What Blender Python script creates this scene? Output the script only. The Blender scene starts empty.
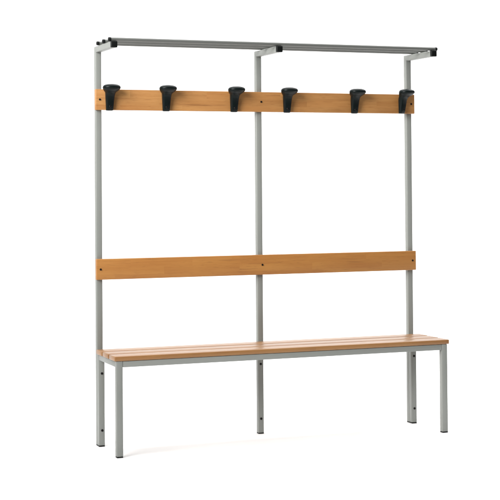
import bpy, bmesh, math
from mathutils import Vector, Matrix

S = bpy.context.scene
C = S.collection
MM = 0.001

# ------------------------------------------------------------------ helpers
def V(x, y, z):
    return Vector((x * MM, y * MM, z * MM))

def bm_hull(bm, corners, bevel=2.0, seg=2):
    """box from 8 corners (mm): 4 of the bottom ring, 4 of the top ring"""
    vs = [bm.verts.new(V(*c)) for c in corners]
    fs = [(3, 2, 1, 0), (4, 5, 6, 7), (0, 1, 5, 4), (1, 2, 6, 5), (2, 3, 7, 6), (3, 0, 4, 7)]
    faces = [bm.faces.new([vs[i] for i in f]) for f in fs]
    bmesh.ops.recalc_face_normals(bm, faces=faces)
    if bevel:
        edges = list({e for f in faces for e in f.edges})
        bmesh.ops.bevel(bm, geom=edges, offset=bevel * MM, segments=seg, profile=0.5,
                        affect='EDGES', clamp_overlap=True)

def bm_box(bm, x0, x1, y0, y1, z0, z1, bevel=2.0, seg=2):
    bm_hull(bm, [(x0, y0, z0), (x1, y0, z0), (x1, y1, z0), (x0, y1, z0),
                 (x0, y0, z1), (x1, y0, z1), (x1, y1, z1), (x0, y1, z1)], bevel, seg)

def bm_rings(bm, rings, cap=True):
    """loft closed rings of mm points"""
    prev = None
    first = None
    for r in rings:
        cur = [bm.verts.new(V(*p)) for p in r]
        if prev:
            n = len(cur)
            for i in range(n):
                bm.faces.new((prev[i], prev[(i + 1) % n], cur[(i + 1) % n], cur[i]))
        else:
            first = cur
        prev = cur
    if cap:
        bm.faces.new(list(reversed(first)))
        bm.faces.new(prev)
    bmesh.ops.recalc_face_normals(bm, faces=bm.faces[:])

def circ(axis, c, r, n=24):
    out = []
    for i in range(n):
        a = 2 * math.pi * i / n
        p, q = r * math.cos(a), r * math.sin(a)
        if axis == 'x': out.append((c[0], c[1] + p, c[2] + q))
        elif axis == 'y': out.append((c[0] + p, c[1], c[2] + q))
        else: out.append((c[0] + p, c[1] + q, c[2]))
    return out

def obj(name, bm, mat, parent=None, smooth=True, label=None, angle=35):
    me = bpy.data.meshes.new(name)
    bm.to_mesh(me); bm.free()
    me.materials.append(mat)
    if smooth:
        for p in me.polygons: p.use_smooth = True
        me.set_sharp_from_angle(angle=math.radians(angle))
    o = bpy.data.objects.new(name, me)
    C.objects.link(o)
    if parent: o.parent = parent
    if label: o['label'] = label
    return o

# ------------------------------------------------------------------ materials
def new_mat(name):
    m = bpy.data.materials.new(name); m.use_nodes = True
    nt = m.node_tree
    return m, nt, nt.nodes['Principled BSDF']

def N(nt, kind, **kw):
    n = nt.nodes.new(kind)
    for k, v in kw.items(): setattr(n, k, v)
    return n

def paint(name, col, rough=0.42, var=0.06, spec=0.5, bump=0.05, metallic=0.0):
    m, nt, b = new_mat(name)
    tc = N(nt, 'ShaderNodeTexCoord')
    n1 = N(nt, 'ShaderNodeTexNoise'); n1.inputs['Scale'].default_value = 6; n1.inputs['Detail'].default_value = 5
    nt.links.new(tc.outputs['Object'], n1.inputs['Vector'])
    cr = N(nt, 'ShaderNodeMix', data_type='RGBA')
    cr.inputs['A'].default_value = (*[c * (1 - var) for c in col], 1)
    cr.inputs['B'].default_value = (*[c * (1 + var) for c in col], 1)
    nt.links.new(n1.outputs['Fac'], cr.inputs['Factor'])
    nt.links.new(cr.outputs['Result'], b.inputs['Base Color'])
    n2 = N(nt, 'ShaderNodeTexNoise'); n2.inputs['Scale'].default_value = 900; n2.inputs['Detail'].default_value = 2
    nt.links.new(tc.outputs['Object'], n2.inputs['Vector'])
    bp = N(nt, 'ShaderNodeBump'); bp.inputs['Strength'].default_value = bump; bp.inputs['Distance'].default_value = 0.0006
    nt.links.new(n2.outputs['Fac'], bp.inputs['Height'])
    nt.links.new(bp.outputs['Normal'], b.inputs['Normal'])
    mr = N(nt, 'ShaderNodeMapRange')
    mr.inputs['To Min'].default_value = rough - 0.06; mr.inputs['To Max'].default_value = rough + 0.08
    nt.links.new(n1.outputs['Fac'], mr.inputs['Value'])
    nt.links.new(mr.outputs['Result'], b.inputs['Roughness'])
    b.inputs['Specular IOR Level'].default_value = spec
    b.inputs['Metallic'].default_value = metallic
    return m

def wood(name, light, mid, dark, rough=0.36, seed=0.0, coat=0.25, face='z', block=0.5):
    """lacquered beech: long soft grain, short flecks, lamella-wide tone changes, a few darker streaks"""
    m, nt, b = new_mat(name)
    L = nt.links.new
    tc = N(nt, 'ShaderNodeTexCoord')
    oi = N(nt, 'ShaderNodeObjectInfo')
    off = N(nt, 'ShaderNodeVectorMath', operation='SCALE')
    off.inputs[0].default_value = (37.1 + seed, 11.3, 23.7)
    L(oi.outputs['Random'], off.inputs['Scale'])
    add = N(nt, 'ShaderNodeVectorMath', operation='ADD')
    L(tc.outputs['Object'], add.inputs[0]); L(off.outputs['Vector'], add.inputs[1])
    def noise(scale, detail, rough_, dist=0.0):
        mp = N(nt, 'ShaderNodeMapping'); mp.inputs['Scale'].default_value = scale
        L(add.outputs['Vector'], mp.inputs['Vector'])
        n = N(nt, 'ShaderNodeTexNoise'); n.inputs['Scale'].default_value = 1.0
        n.inputs['Detail'].default_value = detail; n.inputs['Roughness'].default_value = rough_
        n.inputs['Distortion'].default_value = dist
        L(mp.outputs['Vector'], n.inputs['Vector'])
        return n
    # lamellas: finger-jointed strips, each with its own tone and its own grain
    sp = N(nt, 'ShaderNodeSeparateXYZ'); L(add.outputs['Vector'], sp.inputs[0])
    cb = N(nt, 'ShaderNodeCombineXYZ'); L(sp.outputs['X'], cb.inputs['X']); L(sp.outputs['Z' if face == 'z' else 'Y'], cb.inputs['Y'])
    br = N(nt, 'ShaderNodeTexBrick', offset=0.37, offset_frequency=2, squash=0.8, squash_frequency=3)
    br.inputs['Scale'].default_value = 1.0; br.inputs['Mortar Size'].default_value = 0.0
    br.inputs['Brick Width'].default_value = 0.34; br.inputs['Row Height'].default_value = 0.030
    br.inputs['Color1'].default_value = (0, 0, 0, 1); br.inputs['Color2'].default_value = (1, 1, 1, 1)
    L(cb.outputs['Vector'], br.inputs['Vector'])
    jump = N(nt, 'ShaderNodeVectorMath', operation='MULTIPLY_ADD')
    L(br.outputs['Color'], jump.inputs[0]); jump.inputs[1].default_value = (5.3 * block, 2.1 * block, 3.7 * block)
    L(add.outputs['Vector'], jump.inputs[2])
    add = jump
    grain = noise((2.6, 120, 120), 6, 0.66, 0.8)
    tone = noise((3.0, 14, 14), 3, 0.5, 0.4)
    fleck = noise((30, 330, 330), 2, 0.5)
    streak = noise((4.5, 110, 110), 3, 0.55, 0.5)
    # grain -> colour
    cr = N(nt, 'ShaderNodeValToRGB')
    e = cr.color_ramp.elements
    e[0].position = 0.36; e[0].color = (*mid, 1)
    e[1].position = 0.64; e[1].color = (*light, 1)
    mixg = N(nt, 'ShaderNodeMix', data_type='FLOAT'); mixg.inputs['Factor'].default_value = 0.55
    L(grain.outputs['Fac'], mixg.inputs['A']); L(tone.outputs['Fac'], mixg.inputs['B'])
    L(mixg.outputs['Result'], cr.inputs['Fac'])
    # flecks (thin dark dashes)
    fr = N(nt, 'ShaderNodeMapRange'); fr.inputs['From Min'].default_value = 0.58; fr.inputs['From Max'].default_value = 0.74
    fr.inputs['To Max'].default_value = 0.3
    L(fleck.outputs['Fac'], fr.inputs['Value'])
    m1 = N(nt, 'ShaderNodeMix', data_type='RGBA'); m1.inputs['B'].default_value = (*dark, 1)
    L(cr.outputs['Color'], m1.inputs['A']); L(fr.outputs['Result'], m1.inputs['Factor'])
    # darker heartwood streaks
    sr = N(nt, 'ShaderNodeMapRange'); sr.inputs['From Min'].default_value = 0.62; sr.inputs['From Max'].default_value = 0.76
    sr.inputs['To Max'].default_value = 0.55
    L(streak.outputs['Fac'], sr.inputs['Value'])
    m2 = N(nt, 'ShaderNodeMix', data_type='RGBA'); m2.inputs['B'].default_value = (*dark, 1)
    L(m1.outputs['Result'], m2.inputs['A']); L(sr.outputs['Result'], m2.inputs['Factor'])
    tn = N(nt, 'ShaderNodeMapRange'); tn.inputs['To Min'].default_value = 1.0 - 0.22 * block; tn.inputs['To Max'].default_value = 1.0 + 0.16 * block
    L(br.outputs['Color'], tn.inputs['Value'])
    sc = N(nt, 'ShaderNodeVectorMath', operation='SCALE')
    L(m2.outputs['Result'], sc.inputs[0]); L(tn.outputs['Result'], sc.inputs['Scale'])
    L(sc.outputs['Vector'], b.inputs['Base Color'])
    bp = N(nt, 'ShaderNodeBump'); bp.inputs['Strength'].default_value = 0.12; bp.inputs['Distance'].default_value = 0.0006
    L(fleck.outputs['Fac'], bp.inputs['Height']); L(bp.outputs['Normal'], b.inputs['Normal'])
    rr = N(nt, 'ShaderNodeMapRange'); rr.inputs['To Min'].default_value = rough - 0.06; rr.inputs['To Max'].default_value = rough + 0.1
    L(grain.outputs['Fac'], rr.inputs['Value']); L(rr.outputs['Result'], b.inputs['Roughness'])
    b.inputs['Coat Weight'].default_value = coat
    b.inputs['Coat Roughness'].default_value = 0.3
    return m

STEEL = paint('silver_grey_enamel', (0.228, 0.238, 0.222), 0.40)
TUBE = paint('dull_grey_tube', (0.142, 0.147, 0.138), 0.32, metallic=0.3)
BLACK = paint('black_plastic', (0.004, 0.005, 0.005), 0.42, var=0.2, bump=0.12, spec=0.18)
HOOK = paint('black_moulded_plastic', (0.0035, 0.0065, 0.0065), 0.36, var=0.2, bump=0.15, spec=0.16)
SCREW = paint('dark_screw', (0.006, 0.005, 0.005), 0.4, var=0.2, spec=0.25)
BACK = wood('lacquered_beech_back', (0.42, 0.193, 0.047), (0.345, 0.140, 0.033), (0.16, 0.060, 0.018), rough=0.42, coat=0.06, block=0.03)
PEG = wood('lacquered_beech_peg', (0.45, 0.225, 0.074), (0.33, 0.142, 0.041), (0.17, 0.066, 0.02), rough=0.42, coat=0.06, block=0.24, seed=4.0)
SLAT = wood('lacquered_beech_slat', (0.32, 0.160, 0.052), (0.25, 0.110, 0.033), (0.14, 0.060, 0.020), rough=0.40, coat=0.28, face='y', block=0.2)

# ------------------------------------------------------------------ dimensions (mm)
U = 25            # tube section
LR = 1448         # left face of the right upright
XC = 718          # left face of the middle upright
D = 295           # front face of the front legs
H = 1658          # top of the arms
AF = -243         # front end of the arms
XFR = 1456        # left face of the right front leg
ZR0, ZR1 = 357, 381.5
ZS0, ZS1 = 382, 401
FOOT = 5

bench = bpy.data.objects.new('cloakroom_bench', None)
C.objects.link(bench)
bench.location = (0.737, -0.135, 0)
bench['label'] = 'grey steel cloakroom bench with beech slat seat, backrest board, black coat hooks and overhead shelf'
bench['category'] = 'bench'
SHIFT = -bench.location

def part(name, bm, mat, parent=None, **kw):
    """a part of the bench: vertices given in bench coordinates"""
    o = obj(name, bm, mat, parent or bench, **kw)
    if not parent:
        o.data.transform(Matrix.Translation(SHIFT))
    return o

def sub(name, bm, mat, parent, **kw):
    bmesh.ops.translate(bm, verts=bm.verts, vec=SHIFT)
    return obj(name, bm, mat, parent, **kw)

def foot_cap(parent, x0, y0, w=U, d=U):
    b = bmesh.new()
    bm_box(b, x0 + 0.4, x0 + w - 0.4, y0 + 0.4, y0 + d - 0.4, 0, FOOT, 1.0)
    sub('foot_cap', b, BLACK, parent)

def bolt(parent, x, y, z, r=4.2, name='bolt', mat=None):
    """domed head on a front face (normal -y) with a washer below and a socket in the middle"""
    b = bmesh.new()
    prof = [(r * 1.25, 0.2), (r * 1.25, -1.0), (r, -1.0), (r, -2.4), (r * 0.82, -3.6), (r * 0.45, -4.0), (r * 0.42, -2.2)]
    bm_rings(b, [circ('y', (x, y + dy, z), rr, 20) for rr, dy in prof])
    sub(name, b, mat or SCREW, parent)

# uprights: one welded length each, floor to top, then the arm forward
def upright(x0):
    b = bmesh.new()
    r = 2.5
    # L path swept with a rounded square, mitred at the corner
    def sec(kind, t):
        pts = []
        for cx, cy, a0 in ((U - r, U - r, 0), (r, U - r, 90), (r, r, 180), (U - r, r, 270)):
            for k in range(4):
                a = math.radians(a0 + 30 * k)
                p, q = cx + r * math.cos(a), cy + r * math.sin(a)   # p across x, q: 0 inner/front .. U back/outer
                if kind == 'v': pts.append((x0 + p, q, t))
                elif kind == 'm': pts.append((x0 + p, q, H - U + q))
                else: pts.append((x0 + p, t, H - U + q))
        return pts
    bm_rings(b, [sec('v', FOOT), sec('v', 400), sec('v', 900), sec('v', 1500), sec('m', 0), sec('a', -100), sec('a', AF + 14)])
    o = part('upright', b, STEEL)
    foot_cap(o, x0, 0)
    b = bmesh.new()   # sleeve-like plastic end cap
    bm_box(b, x0 - 0.4, x0 + U + 0.4, AF, AF + 16, H - U - 0.4, H + 0.4, 2.2, 3)
    sub('end_cap', b, BLACK, o)
    return o

uprights = [upright(x) for x in (0, XC, LR)]
for z in (301, 65):
    bolt(uprights[1], XC + U / 2 - 0.5, 0, z)

# rear legs, screwed on to the front of the outer uprights
for x0 in (0, LR):
    b = bmesh.new()
    bm_box(b, x0, x0 + U, -U - 0.6, -0.6, FOOT, ZR1 + 0.3)
    o = part('rear_leg', b, STEEL)
    foot_cap(o, x0, -U - 0.6)
    for z in (302, 67):
        bolt(o, x0 + U / 2 + 1, -U - 0.6, z)

# front legs
for x0 in (-1, XFR):
    b = bmesh.new()
    bm_box(b, x0, x0 + U + 1, -D, -D + U, FOOT, ZR1)
    o = part('front_leg', b, STEEL)
    foot_cap(o, x0, -D, U + 1)

# rails of the seat frame
b = bmesh.new(); bm_box(b, 25.4, XFR - 0.4, -D + 0.4, -D + U, ZR0, ZR1 - 0.5)
part('front_rail', b, STEEL)
b = bmesh.new(); bm_box(b, U + 0.4, LR - 0.4, -U - 0.4, -2, ZR0, ZR1 - 0.5)
part('rear_rail', b, STEEL)
for xa, xb in ((0.4, -0.6), (LR + 0.4, XFR + 0.4)):
    ya, yb = -U - 1.0, -D + U + 0.4
    b = bmesh.new()
    bm_hull(b, [(xb, yb, ZR0), (xb + 24.4, yb, ZR0), (xa + 24.2, ya, ZR0), (xa, ya, ZR0),
                (xb, yb, ZR1 - 0.3), (xb + 24.4, yb, ZR1 - 0.3), (xa + 24.2, ya, ZR1 - 0.3), (xa, ya, ZR1 - 0.3)])
    part('side_rail', b, STEEL)
b = bmesh.new(); bm_box(b, XC, XC + U, -D + U + 0.4, -U - 0.8, ZR0 + 1, ZR1 - 0.4)
part('cross_rail', b, STEEL)

# seat slats
for y1 in (-18, -115.5, -213):
    b = bmesh.new()
    bm_box(b, -9, 1491, y1 - 84, y1, ZS0, ZS1, 3.2, 3)
    part('seat_slat', b, SLAT)

# boards
def board(name, x0, x1, z0, z1, screw_z, mat):
    b = bmesh.new()
    bm_box(b, x0, x1, -20.4, -0.6, z0, z1, 2.2, 3)
    o = part(name, b, mat)
    for x in (11.8, 733, 1461.5):
        bolt(o, x, -20.4, screw_z, 3.5, 'screw_head')
    return o
board('backrest_board', -5.5, 1479, 688, 774, 731, BACK)
hb = board('hook_board', -5.5, 1478.5, 1392.5, 1479, 1436, PEG)

# coat hooks: flat stem that flares forward into a broad oval head
def hook(x, yaw=0.0, y=-20.0, label=None, dz=0.0):
    b = bmesh.new()
    #        z    width depth back   square-ness
    prof = [(0.0, 25, 12, 0, 3.6), (1.5, 29.5, 16, 0, 3.6), (12, 31, 20, 0, 3.6), (35, 34, 24, 0, 3.4), (58, 37.5, 29, 0, 3.2),
            (68, 39.5, 34, -0.5, 3.0), (73, 42, 38, -2, 2.8), (76.5, 47, 44, -3.5, 2.5), (80, 56, 50, -5.5, 2.4), (84.5, 65.5, 56, -7.5, 2.3),
            (89, 72, 61, -8.5, 2.2), (94, 75, 63.5, -9, 2.2), (99, 72.5, 62, -9.5, 2.2), (103, 65.5, 56, -12, 2.2),
            (106, 53.5, 45, -16.5, 2.1), (107.9, 37, 32, -23.5, 2.1), (108.8, 17, 15, -32, 2.1)]
    rings = []
    n = 40
    for z, w, d, back, e in prof:
        r = []
        for i in range(n):
            a = 2 * math.pi * i / n
            ca, sa = math.cos(a), math.sin(a)
            px = math.copysign(abs(ca) ** (2 / e), ca) * w / 2
            py = math.copysign(abs(sa) ** (2 / e), sa) * d / 2 - d / 2 + back
            r.append((px, py, z))
        rings.append(r)
    bm_rings(b, rings)
    o = obj('coat_hook', b, HOOK, bench, label=label, angle=50)
    o.location = V(x, y, 1389.5 + dz) + SHIFT
    o.rotation_euler = (0, 0, math.radians(yaw))
    for zz, dd in ((17, 20.9),):
        bb = bmesh.new()
        bm_rings(bb, [circ('y', (0, -dd + dy, zz), rr, 20) for rr, dy in ((5, 1), (5, -0.8), (4, -1.8), (2.2, -2.0), (2.0, -1.0))])
        obj('screw_head', bb, SCREW, o)
    return o
for x, t in ((51, 1.2), (298, -1.5), (603, 2.0), (850, -1.0), (1174, 2.5)):
    hook(x, t, -20.0 + 0.25)
hook(1404, 20, -24.5, 'black coat hook twisted a little to the right at the end of the board', 2)

# overhead shelf of three round tubes
for yt in (-48, -137, -226):
    b = bmesh.new()
    rt = 8.0
    zt = H + rt + 0.3
    bm_rings(b, [circ('x', (x, yt, zt), rt, 28) for x in (-4, 300, 733, 1200, 1478)])
    o = part('shelf_tube', b, TUBE)
    for xs, sgn in ((-4, -1), (1478, 1)):
        b = bmesh.new()
        bm_rings(b, [circ('x', (xs + sgn * dx, yt, zt), rr, 24) for dx, rr in ((-6, 8.5), (2.5, 8.5), (4.2, 7.4), (5.0, 5.0))])
        sub('tube_plug', b, BLACK, o)

# ------------------------------------------------------------------ white studio sweep: floor and backdrop
def white(name, col):
    m, nt, b = new_mat(name)
    tc = N(nt, 'ShaderNodeTexCoord')
    n1 = N(nt, 'ShaderNodeTexNoise'); n1.inputs['Scale'].default_value = 3; n1.inputs['Detail'].default_value = 4
    nt.links.new(tc.outputs['Object'], n1.inputs['Vector'])
    cr = N(nt, 'ShaderNodeMix', data_type='RGBA')
    cr.inputs['A'].default_value = (col * 0.985,) * 3 + (1,)
    cr.inputs['B'].default_value = (col * 1.01,) * 3 + (1,)
    nt.links.new(n1.outputs['Fac'], cr.inputs['Factor']); nt.links.new(cr.outputs['Result'], b.inputs['Base Color'])
    b.inputs['Roughness'].default_value = 0.9
    b.inputs['Specular IOR Level'].default_value = 0.1
    return m
PAPER = white('white_seamless_paper', 0.955)
X0, X1, YF, YB = -3.2, 7.5, -2.1, 3.2
R = 1.2
b = bmesh.new()
prof = [(YF, 0.0), (-1.0, 0.0), (0.0, 0.0), (1.5, 0.0)]
prof += [(YB + R * math.sin(a), R - R * math.cos(a)) for a in [math.pi / 2 * k / 24 for k in range(25)]] + [(YB + R, 6.5)]
rows = [[b.verts.new((x, y, z)) for x in (X0, X1)] for y, z in prof]
for p, q in zip(rows, rows[1:]):
    b.faces.new((p[0], p[1], q[1], q[0]))
bd = obj('backdrop', b, PAPER, angle=60); bd['kind'] = 'structure'
CONC = paint('grey_studio_floor', (0.20, 0.195, 0.19), 0.6, var=0.15)
b = bmesh.new()
b.faces.new([b.verts.new(p) for p in ((-9, -11, -0.004), (13, -11, -0.004), (13, 6, -0.004), (-9, 6, -0.004))])
fl = obj('floor', b, CONC, smooth=False); fl['kind'] = 'structure'

# ------------------------------------------------------------------ light
w = bpy.data.worlds.new('World'); S.world = w; w.use_nodes = True
w.node_tree.nodes['Background'].inputs[0].default_value = (1, 1, 1, 1)
w.node_tree.nodes['Background'].inputs[1].default_value = 0.12

def softbox(name, loc, target, sx, sy, power, col=(1, 1, 1), grid=180):   # grid: honeycomb, narrows the spread
    l = bpy.data.lights.new(name, 'AREA'); l.shape = 'RECTANGLE'; l.size = sx; l.size_y = sy
    l.energy = power; l.color = col; l.spread = math.radians(grid)
    o = bpy.data.objects.new(name, l); C.objects.link(o)
    o.location = loc
    o.rotation_euler = (Vector(target) - Vector(loc)).to_track_quat('-Z', 'Y').to_euler()
    return o
softbox('overhead_softbox', (1.6, 0.6, 4.6), (1.6, 0.6, 0), 9.0, 6.2, 380)
softbox('key_softbox', (-2.8, -2.2, 2.7), (0.75, -0.1, 1.85), 2.6, 2.2, 77, (1, 0.99, 0.975), 75)
softbox('backdrop_fill', (2.6, 1.2, 4.2), (2.6, 4.4, 1.0), 6.0, 1.0, 140)  # added unseen lamp, lifts the paper backdrop to white

# ------------------------------------------------------------------ camera
cam = bpy.data.cameras.new('Camera')
co = bpy.data.objects.new('Camera', cam); C.objects.link(co); S.camera = co
yaw, pit, rol = math.radians(-21.259), math.radians(1.041), math.radians(-0.412)
F = Vector((math.sin(-yaw) * math.cos(pit), math.cos(yaw) * math.cos(pit), math.sin(pit)))
Rr = Vector((math.cos(yaw), math.sin(yaw), 0)); Uu = Rr.cross(F)
R2 = Rr * math.cos(rol) + Uu * math.sin(rol); U2 = -Rr * math.sin(rol) + Uu * math.cos(rol)
M = Matrix((R2, U2, -F)).transposed().to_4x4()
M.translation = V(-1585.1, -5839.4, 1081.0)
co.matrix_world = M
cam.sensor_width = 36; cam.lens = 1447.35 / 500 * 36
cam.shift_y = -(250 - 157.6) / 500
cam.clip_end = 100

S.view_settings.view_transform = 'Standard'
S.view_settings.look = 'None'
S.view_settings.exposure = 0
S.view_settings.gamma = 1
